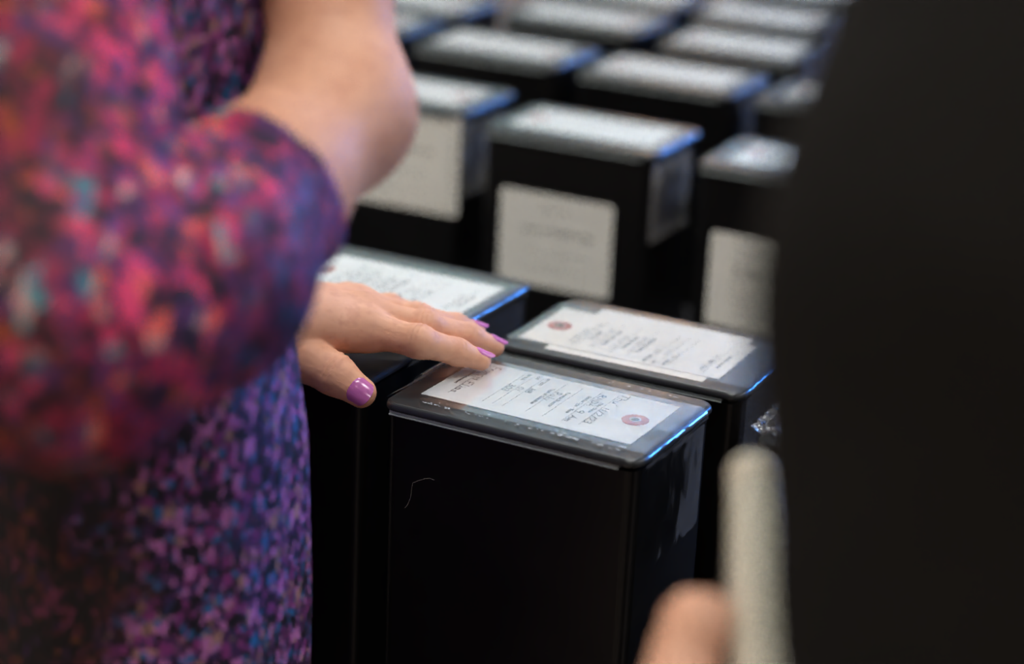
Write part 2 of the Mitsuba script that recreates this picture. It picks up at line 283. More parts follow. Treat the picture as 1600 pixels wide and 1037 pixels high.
G = {'T': [[(-.1, .95), (1.1, 1.05)], [(.5, 1), (.35, 0)]], 'h': [[(.2, 1), (.1, 0)], [(.1, .3)] + arc(.45, .35, .3, .2, 150, 0) + [(.7, 0)]],
     'u': [[(.1, .5), (.1, .15), (.4, 0), (.7, .2), (.75, .5)], [(.75, .5), (.75, 0)]], "'": [[(.2, 1), (.15, .75)]], ' ': [],
     '1': [[(.45, 1), (.35, 0)]], '/': [[(.8, 1.1), (.1, -.1)]], '2': [arc(.4, .72, .35, .28, 160, -30) + [(.05, 0), (.8, .02)]],
     '3': [arc(.4, .75, .3, .25, 150, -90) + arc(.4, .25, .38, .27, 90, -150)], '0': [arc(.45, .5, .4, .5, 80, 440, 14)],
     '9': [arc(.4, .7, .32, .28, 20, 380, 12) + [(.6, 0)]], 'A': [[(0, 0), (.45, 1), (.8, 0)], [(.15, .4), (.75, .38)]],
     'M': [[(0, 0), (.15, .9), (.45, .25), (.8, .95), (.95, 0)]], 'm': [[(0, .5), (0, 0)], [(0, .35)] + arc(.2, .35, .18, .15, 170, 0, 5) + [(.38, 0)], [(.38, .35)] + arc(.58, .35, .18, .15, 170, 0, 5) + [(.78, 0)]],
     'R': [[(.1, 0), (.15, 1)] + arc(.35, .75, .4, .25, 90, -90) + [(.25, .5), (.85, 0)]], 'N': [[(.05, 0), (.12, .95), (.7, .05), (.8, 1)]],
     'D': [[(.1, 0), (.15, 1)] + arc(.2, .5, .65, .5, 90, -90) + [(.05, 0)]], 'H': [[(.1, 1), (.05, 0)], [(.8, 1), (.75, 0)], [(.05, .5), (.78, .52)]],
     '8': [arc(.42, .74, .28, .24, 90, 440, 12) + arc(.42, .25, .36, .25, 80, -270, 12)], 'P': [[(.15, 0), (.2, 1)] + arc(.35, .72, .4, .27, 90, -90) + [(.15, .45)]],
     'o': [arc(.4, .25, .33, .25, 80, 440, 10)], 'l': [[(.3, 1), (.25, 0)]], 'y': [[(.1, .5), (.4, .1)], [(.8, .5), (.2, -.4)]],
     'F': [[(.95, 1.05), (.15, 1), (.1, 0)], [(.12, .5), (.7, .55)]], 'r': [[(.15, .5), (.15, 0)], [(.15, .3), (.35, .5), (.6, .5)]],
     'a': [arc(.35, .25, .3, .25, 30, 390, 10), [(.68, .5), (.72, 0)]], 'n': [[(.1, .5), (.1, 0)], [(.1, .3)] + arc(.4, .3, .28, .2, 160, 0, 6) + [(.7, 0)]],
     'c': [arc(.45, .25, .35, .25, 50, 310, 9)], 'i': [[(.3, .5), (.28, 0)], [(.32, .75), (.33, .8)]], 's': [[(.65, .45), (.3, .5), (.15, .38), (.55, .18), (.5, .02), (.1, .03)]],
     'E': [[(.85, 1), (.12, .98), (.05, .0), (.8, .03)], [(.1, .5), (.65, .52)]]}
ADV = {"'": .5, ' ': .6, '1': .6, '/': .8, 'l': .55, 'i': .55, 'm': 1.05, 'M': 1.2, 'T': 1.0}
def handwriting(text, x, y, h, wx, slant=.12, drift=0.0):
    out, cx = [], 0.0
    for ch in text:
        for s in G[ch]: out.append([(x + (cx + px + slant * py) * wx, y + py * h + drift * (cx + px) * wx) for px, py in s])
        cx += ADV.get(ch, .95) + .12
    return out
LINES = [(28.4, 57.4, 12.2), (4.8, 58.4, 35.5), (4.8, 57.8, 42.0), (4.6, 58.2, 48.6), (5.2, 58.6, 63.8), (5.6, 58.6, 75.1), (5.6, 58.7, 87.4), (5.4, 58.2, 98.1)]
LINES[0] = (5.0, 57.4, 12.2)
PRINT = [('Name of Deceased', 17, 7.2, 1.75, 24), ('SPACE', 3.6, 37.4, 1.9, 11), ('LOT', 2.9, 44.0, 1.9, 6), ('SECTION', 3.6, 50.2, 1.9, 13), ('Type of Container', 16.5, 59.9, 2.1, 29),
         ('Funeral Director', 17, 70.3, 2.1, 26), ('Service Type - Time', 15.4, 83.4, 2.1, 30.5), ('Day, Date', 21, 94.0, 2.1, 17)]
TH = .00045
def printed():
    ms = [stroke_mesh([[(a / 1e3, y / 1e3), (b / 1e3, y / 1e3)] for a, b, y in LINES], .00032, TH)]
    for t, x, y, h, w in PRINT:
        m = meshkit.text_mesh(t, h / 1e3, .00012, bold=True)
        m.apply_scale([w / 1e3 / m.extents[0], 1, 1]); m.apply_translation((x / 1e3, y / 1e3, TH)); ms.append(m)
    return cat(ms)
WRITE = [("Thu'", 2.6, 99.3, 5.2, 5.0, .1), ('11/2/23', 26.0, 98.6, 4.4, 4.35, .12), ('RNDA', 9.4, 88.6, 3.9, 5.0, .1), ('9 Am', 38.0, 88.2, 4.4, 5.2, .1), ('Poly', 20.4, 63.9, 5.0, 4.3, .1),
         ('H8', 24.2, 49.0, 4.0, 3.7, .1), ('01', 25.4, 42.5, 3.6, 3.7, .1), ('303', 24.0, 36.0, 3.9, 4.0, .1), ('Francis', 4.6, 13.2, 6.2, 3.9, .1), ('Elias', 35.0, 12.2, 5.6, 4.7, .1)]
def written():
    pl = []
    for t, x, y, h, w, sl in WRITE: pl += [[(px / 1e3, py / 1e3) for px, py in s] for s in handwriting(t, x, y, h, w, sl)]
    return stroke_mesh(pl, .00062, TH, .0002)
def scribble(seed, far=False):
    """joined-up illegible pen writing on the same form"""
    r = np.random.default_rng(seed); pl = []
    for x0, x1, y in ((8, 40, 13.5), (18, 32, 36.2), (20, 34, 43), (20, 34, 49.5), (14, 44, 64.8), (12, 40, 76), (8, 50, 88.6), (6, 54, 99.5), (10, 44, 103))[::4 if far else 1]:
        x = x0
        while x < x1 - 4:
            n = r.integers(9, 18); t = np.linspace(0, 1, n * 2); L = min(r.uniform(6, 13), x1 - x)
            yy = y + 1.3 + 1.6 * np.sin(t * n * 1.9 + r.uniform(0, 6)) * (0.6 + .6 * r.random(n * 2)); xx = x + t * L + .5 * np.cos(t * n * 1.9)
            pl.append(np.stack([xx, yy], 1) / 1e3); x += L + r.uniform(1.5, 3)
    return stroke_mesh(pl, .00034, TH, .0002)
def annulus(r0, r1, h, z0, cx, cy, n=40):
    m = trimesh.creation.annulus(r_min=r0, r_max=r1, height=h, sections=n); m.apply_translation((cx, cy, z0 + h / 2)); return m
EX, EY = .0338, .1222
def tag_sheet(hole=True):
    from shapely.geometry import box as sbox, Point
    s = sbox(0, 0, TW, TL)
    if hole: s = s.difference(Point(EX, EY).buffer(.0028))
    return trimesh.creation.extrude_polygon(s, TH, engine='earcut')
TAGP = tag_sheet(); P_TAG = {c: mikit.ply(TAGP, c) for c in ('mat_paper', 'mat_manila', 'mat_paper_dimmed')}
P_RING = mikit.ply(annulus(.0033, .0079, .0003, TH, EX, EY), 'mat_ring'); P_EYE = mikit.ply(annulus(.0025, .0035, .0006, TH - .0001, EX, EY), 'mat_metal')
P_PRINT = mikit.ply(printed(), 'mat_ink'); P_WRITE = mikit.ply(written(), 'mat_blueink')
P_PRINT_FAR = mikit.ply(stroke_mesh([[(a / 1e3, y / 1e3), (b / 1e3, y / 1e3)] for a, b, y in LINES], .0003, TH), 'mat_greyink')
P_SCRIB = [mikit.ply(scribble(s), 'mat_blueink') for s in (3, 4, 5)]; P_FAR = [mikit.ply(scribble(s, True), 'mat_greyink') for s in (6, 7, 8)]
_sb = np.array([[0, -.0]])
UNDER = mikit.ply(box((0, 0, 0), (.106, .0895, .0003)), 'mat_manila')
# front labels
def label_print(w, h, seed, border):
    r = np.random.default_rng(seed); ms = []
    rows = [(.82, .26, .0026), (.58, .58, .0052), (.36, .50, .0016), (.20, .44, .0016)]
    for fy, fwid, hh in rows:
        x = w * (.5 - fwid / 2); xe = w * (.5 + fwid / 2)
        while x < xe:                                           # words as rows of short upright strokes: far too blurred to read
            n = r.integers(3, 8)
            for k in range(n):
                ms.append(box((x, 0, h * fy), (x + hh * .32, .00012, h * fy + hh * (1 if r.random() < .25 else .7)))); x += hh * .55
            x += hh * .6
    if border:
        for a, b in (((.05, .05), (.95, .06)), ((.05, .94), (.95, .95)), ((.05, .05), (.057, .95)), ((.943, .05), (.95, .95))):
            ms.append(box((w * a[0], 0, h * a[1]), (w * b[0], .00012, h * b[1])))
    m = cat(ms); m.apply_translation((0, -.00012, 0)); return m
def label_sheet(w, h):
    from shapely.geometry import box as sbox
    m = trimesh.creation.extrude_polygon(sbox(.004, .004, w - .004, h - .004).buffer(.004), .0004, engine='earcut')
    m.apply_transform(np.array([[1, 0, 0, 0], [0, 0, -1, .0004], [0, 1, 0, 0], [0, 0, 0, 1.0]])); return m

def M(m): return mi.ScalarTransform4f(np.asarray(m, float).tolist())
def shift(x, y, z):
    m = np.eye(4); m[:3, 3] = (x, y, z); return m
def tagframe(la, lb, flip, turn=0.0, z=.00035):
    """tag with its left front corner at (la, lb) of the lid; writing runs from back to front, or the other way when flipped"""
    R = np.array([[0, 1, 0], [-1, 0, 0], [0, 0, 1.0]]) if not flip else np.array([[0, -1, 0], [1, 0, 0], [0, 0, 1.0]])
    m = np.eye(4); m[:3, :3] = R; m[:3, 3] = (la, lb + TW, z) if not flip else (la + TL, lb, z)
    c, s = math.cos(turn), math.sin(turn); r = np.eye(4); r[:2, :2] = [[c, -s], [s, c]]
    return shift(la, lb, 0) @ r @ shift(-la, -lb, 0) @ m

NB = 0
def urn_box(a, b, label, yaw=YAW, group=None, tag=(.0150, .0215, False, 0.0), paper='mat_paper', writing=None, tape=0, extra=None, front=None, reflection=False, matte=False):
    global NB
    k = 'urn_box' + (f'_{NB:03d}' if NB else ''); NB += 1
    thing(k, label, 'box', group)
    F = frame(a, b, LID, yaw)
    def put(name, p, m=np.eye(4), lab=None):
        scene[f'{k}__{name}'] = {**p, 'to_world': M(F @ m)}
        if lab: labels[f'{k}__{name}'] = {'label': lab}
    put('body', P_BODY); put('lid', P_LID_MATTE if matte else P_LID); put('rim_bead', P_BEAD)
    t = tagframe(*tag)
    put('tag', P_TAG[paper], t, 'white paper tag with a reinforced eyelet'); put('tag__reinforcement_ring', P_RING, t, 'reddish brown ring'); put('tag__eyelet', P_EYE, t, 'metal eyelet')
    put('tag__printed_form', P_PRINT if b < .5 else P_PRINT_FAR, t); put('tag__handwriting', writing or (P_SCRIB if b < .5 else P_FAR)[NB % 3], t)
    put('tape', TAPES[tape], lab='clear packing tape over the lid')
    if front:
        x, z0, w, h, border, seed = front
        put('front_label', mikit.ply(label_sheet(w, h), 'mat_label'), shift(x, .0021, z0), 'pale printed paper label')
        put('front_label__print', mikit.ply(label_print(w, h, seed, border), 'mat_greyink'), shift(x, .0021, z0))
    if reflection: put('side_tape', REFLECTION_STRIP, lab='strip of clear tape with a warm reflection mixed into its colour')
    if extra: extra(put)
    return k

def extra_A(put):
    put('overlapping_tape', TAPE_STRIP, lab='second strip of clear tape')
    r = np.random.default_rng(11); ms = []
    for i in range(70):
        x = r.uniform(.02, .15) if i < 52 else r.uniform(.09, .15); y = .0095 + r.normal(0, .0008) + (.004 if i % 9 == 0 else 0)
        if i >= 62: y = .1005 + r.normal(0, .0006)
        s = trimesh.creation.icosphere(1, 1.0); s.apply_scale((r.uniform(.0003, .0011) * (1 + 1.2 * (x > .11)), r.uniform(.0002, .0006), .00012)); s.apply_translation((x, y, .0013)); ms.append(s)
    put('tape_bubbles', mikit.ply(cat(ms), 'mat_speck', smooth=True)); labels[f'urn_box__tape_bubbles'] = {'label': 'small trapped air bubbles along the tape edge', 'kind': 'stuff'}
A_KEY = urn_box(0, 0, 'black box in the foreground whose tag a fingertip touches', -.4707, writing=P_WRITE, paper='mat_paper_dimmed', tag=(.0150, .0215, False, -.012), extra=extra_A, tape=0)
def extra_B(put): put('under_sheet', UNDER, shift(.030, .0090, .0000), 'second paper sheet under the tag')
urn_box(.0100, .1237, 'black box directly behind the foreground box, with two papers taped on its lid', -.4543, tag=(.0080, .0165, True, .004), paper='mat_manila', extra=extra_B, tape=1)
urn_box(-.187, .020, 'black box under the palm, left of the foreground box, its edge below the thumb', tape=3, matte=True, tag=(-.0005, .0405, False, 0))
urn_box(-.189, .138, 'black box behind the resting hand, ring and middle fingers crossing its lid', tape=0, tag=(.020, .0165, True, .0))
def extra_N(put):
    v, f = [], []; r = np.random.default_rng(4); n = 30
    for i in range(n):
        for j in range(n):
            v.append((-.003 + .040 * i / (n - 1), .002 + .05 * j / (n - 1), .0022 + .0050 * (1 - (i * 40 / (n - 1) / 9.0 + .25 * math.sin(j * .9)) % 1.0) + .0010 * r.random()))
    for i in range(n - 1):
        for j in range(n - 1): a = i * n + j; f.append([a, a + n, a + n + 1, a + 1])
    put('crumpled_tape', mikit.ply((np.array(v), np.array(f)), 'mat_crumple'), lab='crumpled clear tape at the corner')
urn_box(.205, .064, 'black box showing only a crumpled taped corner above the pale rod', extra=extra_N, tag=(.018, .0215, True, 0))
urn_box(-.457, .637, 'black box with a large pale front label, partly hidden by the raised arm', front=(.026, -.097, .136, .093, True, 2), reflection=True, tape=1, tag=(.012, .0215, False, 0))
urn_box(-.258, .607, 'black box with a full white front label, middle of the second block', front=(.0215, -.135, .1085, .0845, False, 3), reflection=True, tape=2, tag=(.016, .0215, True, 0))
urn_box(-.057, .608, 'black box with a white front label beside the dark figure', front=(.019, -.138, .1085, .082, False, 5), tape=0, tag=(.022, .0215, True, 0))
urn_box(-.475, .862, 'black box in the row behind the labelled boxes, its lid just right of the elbow', tape=1, tag=(.011, .0215, False, 0))
urn_box(-.288, .855, 'black box with its lid straight behind the middle labelled box', tape=2, tag=(.012, .0215, True, 0))
urn_box(-.103, .855, 'black box peeking out beside the dark figure, behind the labelled box there', tape=0, tag=(.024, .0215, True, 0))
urn_box(-.672, .893, 'black box of which a small blue-lit lid end shows against the elbow', tape=2, tag=(.010, .0215, False, 0))
urn_box(-.478, 1.062, 'black box two rows behind the labelled ones, at the top centre of the picture', tape=1, tag=(.013, .0215, False, 0))
urn_box(-.278, 1.030, 'black box two rows behind the labelled ones, its lid nearest the dark figure', tape=0, tag=(.010, .0215, True, 0))
urn_box(-.672, 1.022, 'black box whose lid is cut by the top edge of the picture, beside the elbow', tape=2, tag=(.012, .0215, False, 0))
urn_box(-.310, 1.195, 'black box three rows behind the labelled ones, under the top edge near the dark figure', tape=1, tag=(.010, .0215, False, 0))
urn_box(-.500, 1.215, 'black box three rows behind the labelled ones, a mere sliver at the top edge', tape=0)
urn_box(-.325, 1.372, 'black box in the last row, a thin strip of lid in the top right corner', tape=2)

# lint hair on the front face of the foreground box
hp = np.array([(.0175, -.0640), (.0195, -.0610), (.0212, -.0565), (.0218, -.0500), (.0222, -.0470), (.0255, -.0448), (.0305, -.0422), (.0335, -.0412), (.0365, -.0416)])
tt = np.linspace(0, 1, 40); hx = np.interp(tt, np.linspace(0, 1, len(hp)), hp[:, 0]); hz = np.interp(tt, np.linspace(0, 1, len(hp)), hp[:, 1])
hr = []
for i in range(len(tt) - 1):
    p0, p1 = np.array([hx[i], .0021, hz[i]]), np.array([hx[i + 1], .0021, hz[i + 1]])
    hr.append(trimesh.creation.cylinder(.00014, segment=[p0, p1], sections=6))
hm = cat(hr); hm.apply_transform(frame(0, 0, LID, -.4707))
principled('mat_hair', (.20, .18, .15), .5)
obj('hair_strand', hm, 'mat_hair'); thing('hair_strand', 'single pale bent hair clinging to the front of the foreground box', 'hair')

# ------------------------------------------------------------------ bodies from signed distances
def capsule(P, a, b, r0, r1):
    a, b = np.asarray(a, np.float32), np.asarray(b, np.float32); ba = b - a
    t = np.clip(((P - a) @ ba) / (ba @ ba + 1e-12), 0, 1)
    return np.linalg.norm(P - a - t[:, None] * ba, axis=1) - (r0 + (r1 - r0) * t)
def smin(a, b, k):
    h = np.maximum(k - np.abs(a - b), 0) / k
    return np.minimum(a, b) - h * h * k * .25
def chain(P, pts, rad, k):
    d = capsule(P, pts[0], pts[1], rad[0], rad[1])
    for i in range(1, len(pts) - 1): d = smin(d, capsule(P, pts[i], pts[i + 1], rad[i], rad[i + 1]), k)
    return d
def isosurface(f, lo, hi, h):
    lo, hi = np.asarray(lo, float), np.asarray(hi, float); S = 4
    n = np.ceil((hi - lo) / h / S).astype(int) * S
    nc = n // S + 1
    ax = [lo[i] + np.arange(nc[i]) * h * S for i in range(3)]
    C = np.stack(np.meshgrid(*ax, indexing='ij'), -1).reshape(-1, 3).astype(np.float32)
    Fc = f(C).reshape(nc); F = np.repeat(np.repeat(np.repeat(Fc, S, 0), S, 1), S, 2)[:n[0] + 1, :n[1] + 1, :n[2] + 1].copy()
    near = np.abs(F) < h * S * 2.6
    idx = np.argwhere(near); F[near] = f((lo + idx * h).astype(np.float32))
    s = F < 0
    c8 = [s[dx:n[0] + dx, dy:n[1] + dy, dz:n[2] + dz] for dx in (0, 1) for dy in (0, 1) for dz in (0, 1)]
    al = np.logical_and.reduce(c8); an = np.logical_or.reduce(c8); act = an & ~al
    cells = np.argwhere(act); ids = -np.ones(act.shape, np.int64); ids[act] = np.arange(len(cells))
    acc = np.zeros((len(cells), 3)); cnt = np.zeros(len(cells))
    cor = [(dx, dy, dz) for dx in (0, 1) for dy in (0, 1) for dz in (0, 1)]
    val = [F[cells[:, 0] + c[0], cells[:, 1] + c[1], cells[:, 2] + c[2]].astype(float) for c in cor]
    for i in range(8):
        for j in range(i + 1, 8):
            if sum(abs(cor[i][k] - cor[j][k]) for k in range(3)) != 1: continue
            m = (val[i] < 0) != (val[j] < 0); t = val[i][m] / (val[i][m] - val[j][m])
            acc[m] += np.array(cor[i]) + t[:, None] * (np.array(cor[j]) - np.array(cor[i])); cnt[m] += 1
    V = lo + (cells + acc / cnt[:, None]) * h; faces = []
    for axis in range(3):
        u, w = (axis + 1) % 3, (axis + 2) % 3
        sl0 = [slice(0, n[0] + 1), slice(0, n[1] + 1), slice(0, n[2] + 1)]
        e = np.zeros(3, int); e[axis] = 1
        a = s[:n[0] + 1 - e[0], :n[1] + 1 - e[1], :n[2] + 1 - e[2]]; b = s[e[0]:, e[1]:, e[2]:]
        g = np.argwhere(a != b); g = g[(g[:, u] > 0) & (g[:, w] > 0) & (g[:, u] < n[u]) & (g[:, w] < n[w])]
        sg = a[g[:, 0], g[:, 1], g[:, 2]]
        du, dw = np.zeros(3, int), np.zeros(3, int); du[u] = 1; dw[w] = 1
        q = [ids[tuple((g - o).T)] for o in (du + dw, dw, 0 * du, du)]
        Q = np.stack(q, 1); Q[~sg] = Q[~sg][:, ::-1]; faces.append(Q)
    Q = np.vstack(faces); Q = Q[(Q >= 0).all(1)]
    return V, np.vstack([Q[:, [0, 1, 2]], Q[:, [0, 2, 3]]])

# --- left hand of the woman, resting on the boxes
THUMBJ = [(-.1380, 1.1670, .9990), (-.1195, 1.1660, .9905), (-.1027, 1.1595, .9842), (-.0862, 1.1528, .9760)]
FING = {'index': ([(-.0868, 1.1865, 1.0035), (-.0543, 1.1750, 1.0010), (-.0322, 1.1872, .9913), (-.0176, 1.1915, .9848)], (.0108, .0093, .0076, .0060)),
        'middle': ([(-.0900, 1.2000, 1.0075), (-.0518, 1.1955, 1.0030), (-.0262, 1.2091, .9935), (-.0101, 1.2168, .9845)], (.0108, .0093, .0076, .0060)),
        'ring': ([(-.0950, 1.2190, 1.0065), (-.0568, 1.2150, 1.0010), (-.0350, 1.2345, .9910), (-.0219, 1.2444, .9845)], (.0102, .0088, .0072, .0057)),
        'little': ([(-.1018, 1.2370, 1.0020), (-.0756, 1.2375, .9995), (-.0606, 1.2558, .9905), (-.0497, 1.2664, .9836)], (.0090, .0078, .0064, .0052)),
        'thumb': (THUMBJ, (.0150, .0132, .0116, .0090))}
WRIST = (-.157, 1.172, 1.0180)
def sd_hand(P):
    palm = None
    for nm, r in (('index', .0120), ('middle', .0125), ('ring', .0120), ('little', .0110)):
        m = np.array(FING[nm][0][0]); w = np.array(WRIST) + (m - np.array(FING['middle'][0][0])) * .45
        d = capsule(P, w - [0, 0, .002], m - [0, 0, .0015], .0165, r); palm = d if palm is None else smin(palm, d, .012)
    th = chain(P, FING['thumb'][0], FING['thumb'][1], .006)
    palm = smin(palm, capsule(P, (-.150, 1.163, 1.010), FING['thumb'][0][0], .0150, .0145), .016)
    palm = smin(palm, capsule(P, (-.142, 1.172, 1.008), np.array(FING['index'][0][0]) - [.014, -.004, .004], .0130, .0085), .010)
    out = smin(palm, th, .0035)
    for nm in ('index', 'middle', 'ring', 'little'):
        J, R = FING[nm]; J = np.array(J)
        fd = chain(P, J, R, .005)
        fd = smin(fd, np.linalg.norm(P - (J[1] + [0, 0, .0018]), axis=1) - R[1] * .80, .004)      # middle knuckle
        t = J[1] - J[0]; t /= np.linalg.norm(t); s = (P - J[1]) @ t.astype(np.float32); up = np.clip((P[:, 2] - J[1][2]) / .008, 0, 1)
        fd = fd + .00042 * np.cos(s / .00046) * np.exp(-(s / .0042) ** 2) * up                   # knuckle creases
        t2 = J[2] - J[1]; t2 /= np.linalg.norm(t2); s = (P - J[2]) @ t2.astype(np.float32); up = np.clip((P[:, 2] - J[2][2]) / .006, 0, 1)
        fd = fd + .00028 * np.cos(s / .00042) * np.exp(-(s / .0026) ** 2) * up
        g = smin(palm, fd, .009)
        g = smin(g, np.linalg.norm(P - (J[0] + [0, 0, .0030]), axis=1) - R[0] * .86, .006)        # main knuckle
        w = np.array(WRIST) + (J[0] - np.array(FING['middle'][0][0])) * .35 + [0, 0, .0135]
        g = smin(g, capsule(P, w, J[0] + [0, 0, .0085], .0014, .0016), .006)                      # tendon
        out = smin(out, g, .0014)
    J = np.array(FING['thumb'][0]); t = J[2] - J[1]; t /= np.linalg.norm(t); s = (P - J[2]) @ t.astype(np.float32)
    out = out + .00045 * np.cos(s / .00060) * np.exp(-(s / .0040) ** 2) * (np.linalg.norm(P - J[2], axis=1) < .02) * np.clip((P[:, 2] - J[2][2] + .003) / .006, 0, 1)
    c = chain(P, [(-.1290, 1.1640, 1.0080), (-.1235, 1.1690, 1.0050), (-.1130, 1.1750, .9980)], (.0014, .0016, .0006), .001)   # fold between thumb and palm
    out = -smin(-out, c, .0016)
    skin = (meshkit.fbm(P * np.array([620, 620, 620]), 2, 3) - .5).astype(np.float32)
    return out + .00022 * skin

# --- woman's body and clothes
FH = np.array([.80, .60, 0]); SH = np.array([.60, -.80, 0])      # facing, her right
BC = np.array([-.249, 1.066, 0])
PROF = np.array([(.40, .112, .186), (.60, .112, .184), (.80, .114, .178), (.92, .117, .174), (1.0, .118, .171), (1.08, .110, .160), (1.16, .110, .150), (1.24, .112, .152), (1.31, .095, .160), (1.36, .070, .120), (1.40, .045, .05)])
def torso(P, grow=0.0):
    a = np.interp(P[:, 2], PROF[:, 0], PROF[:, 1]) + grow; b = np.interp(P[:, 2], PROF[:, 0], PROF[:, 2]) + grow
    q = P - BC; u, v = q @ FH, q @ SH
    k = np.sqrt((u / a) ** 2 + (v / b) ** 2); d = (k - 1) * np.minimum(a, b)
    return np.maximum(d, np.abs(P[:, 2] - .90) - (.50 + grow))
R_ARM = ([(-.200, .955, 1.345), (-.209, .895, 1.280), (-.180, .795, 1.142), (-.1345, .834, 1.152), (-.1125, .8935, 1.169), (-.0865, .9617, 1.1900), (-.0940, .9953, 1.2414), (-.1035, .9981, 1.2794)], (.056, .046, .044, .042, .0340, .0338, .0262, .0250))
L_ARM = ([(-.345, 1.20, 1.335), (-.375, 1.235, 1.23), (-.385, 1.235, 1.10), (-.27, 1.205, 1.052), WRIST], (.052, .047, .042, .036, .0215))
def sd_body(P):
    d = torso(P, -.010)
    d = smin(d, capsule(P, (-.262, 1.085, 1.34), (-.25, 1.09, 1.46), .055, .052), .03)
    d = smin(d, chain(P, *R_ARM, .02), .012)
    d = smin(d, chain(P, *L_ARM, .02), .012)
    hb = np.array(R_ARM[0][-1])                                      # raised right hand above the frame
    d = smin(d, capsule(P, hb, hb + [-.006, .006, .055], .026, .026), .02)
    for i, (dx, dy, dz) in enumerate(((.016, .012, .115), (.006, .020, .125), (-.008, .022, .120), (-.020, .018, .105))):
        b0 = hb + [dx * .9, dy * .9, .062]; d = smin(d, chain(P, [b0, hb + [dx, dy + .006, dz], hb + [dx - .016, dy - .006, dz + .028]], (.0095, .0085, .007), .006), .004)
    d = smin(d, chain(P, [hb + [.018, -.004, .02], hb + [.028, -.014, .06], hb + [.018, -.02, .085]], (.013, .011, .008), .006), .006)
    for s in (-1, 1):
        hip = BC + SH * .085 * s; d = smin(d, chain(P, [hip + [0, 0, .55], hip + [0, 0, .30], hip + [0, 0, .08]], (.075, .055, .036), .02), .02)
        d = smin(d, capsule(P, hip + [0, 0, .032], hip + FH * .09 + [0, 0, .024], .034, .024), .02)
    return d
OPEN_P = np.array([-.1115, .8965, 1.1705]); OPEN_N = np.array([.42, .82, .33]); OPEN_N = OPEN_N / np.linalg.norm(OPEN_N)
def sd_sleeve(P):
    pts, _ = R_ARM
    d = chain(P, [pts[0], pts[1], pts[2], pts[3], pts[4], OPEN_P + OPEN_N * .03], (.068, .050, .060, .0510, .0375, .0360), .012)
    fold = meshkit.fbm(P * np.array([26, 26, 14]), 2, 8) - .5
    d = d + (.006 * fold).astype(np.float32)
    inner = chain(P, [pts[2], pts[3], pts[4], OPEN_P + OPEN_N * .04], (.030, .034, .0352, .0345), .01)
    d = np.maximum(d, -inner)
    return np.where(np.linalg.norm(P - OPEN_P, axis=1) < .088, np.maximum(d, (P - OPEN_P) @ OPEN_N), np.where((P - OPEN_P) @ OPEN_N > .05 + 9 * (P[:, 1] < .975), np.abs(d) + .01, d))
L_OPEN = np.array([-.275, 1.208, 1.05]); L_N = np.array([.95, -.28, -.2]); L_N /= np.linalg.norm(L_N)
def sd_dress(P):
    d = torso(P, .004)
    q = P - BC; ang = np.arctan2(q @ SH, q @ FH)
    fold = meshkit.fbm(np.stack([ang * 5.5, P[:, 2] * 2.2, P[:, 2] * 0], -1), 2, 5) - .5
    d = d + (.014 * fold * np.clip((1.15 - P[:, 2]) / .25, .25, 1)).astype(np.float32)
    l = chain(P, L_ARM[0][:4] , (.064, .058, .053, .046), .02); l = np.maximum(l, (P - L_OPEN) @ L_N)
    d = smin(d, l, .02)
    d = np.maximum(d, -capsule(P, (-.255, 1.09, 1.34), (-.25, 1.095, 1.5), .062, .085))
    under = torso(P, -.006); return np.maximum(d, -np.maximum(under, -(1.0 - 0 * under) * 0 + (P[:, 2] - .95)))
thing('person', 'person in a pink, purple and blue speckled dress reaching a hand onto the black boxes', 'person')
hv, hf = isosurface(sd_hand, (-.185, 1.125, .955), (.005, 1.285, 1.045), .00085)
bv, bf = isosurface(sd_body, (-.50, .74, -.01), (-.02, 1.36, 1.50), .005)
def union(a, b):
    try:
        A = m3.Manifold(m3.Mesh(np.asarray(a[0], np.float32), np.asarray(a[1], np.uint32))); B = m3.Manifold(m3.Mesh(np.asarray(b[0], np.float32), np.asarray(b[1], np.uint32)))
        U = A + B
        if U.status() == m3.Error.NoError and U.num_tri() > 1000: return U
    except Exception as e: print('union', e)
    return trimesh.util.concatenate([trimesh.Trimesh(*a, process=False), trimesh.Trimesh(*b, process=False)])
obj('person__body', union((hv, hf), (bv, bf)), 'mat_skin', 60)
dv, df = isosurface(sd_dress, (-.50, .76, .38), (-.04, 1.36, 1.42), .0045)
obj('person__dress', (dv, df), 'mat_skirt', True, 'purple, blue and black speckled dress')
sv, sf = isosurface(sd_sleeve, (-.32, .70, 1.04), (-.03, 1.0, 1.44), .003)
obj('person__sleeve', (sv, sf), 'mat_sleeve', True, 'wide sleeve speckled in pink, red and teal')

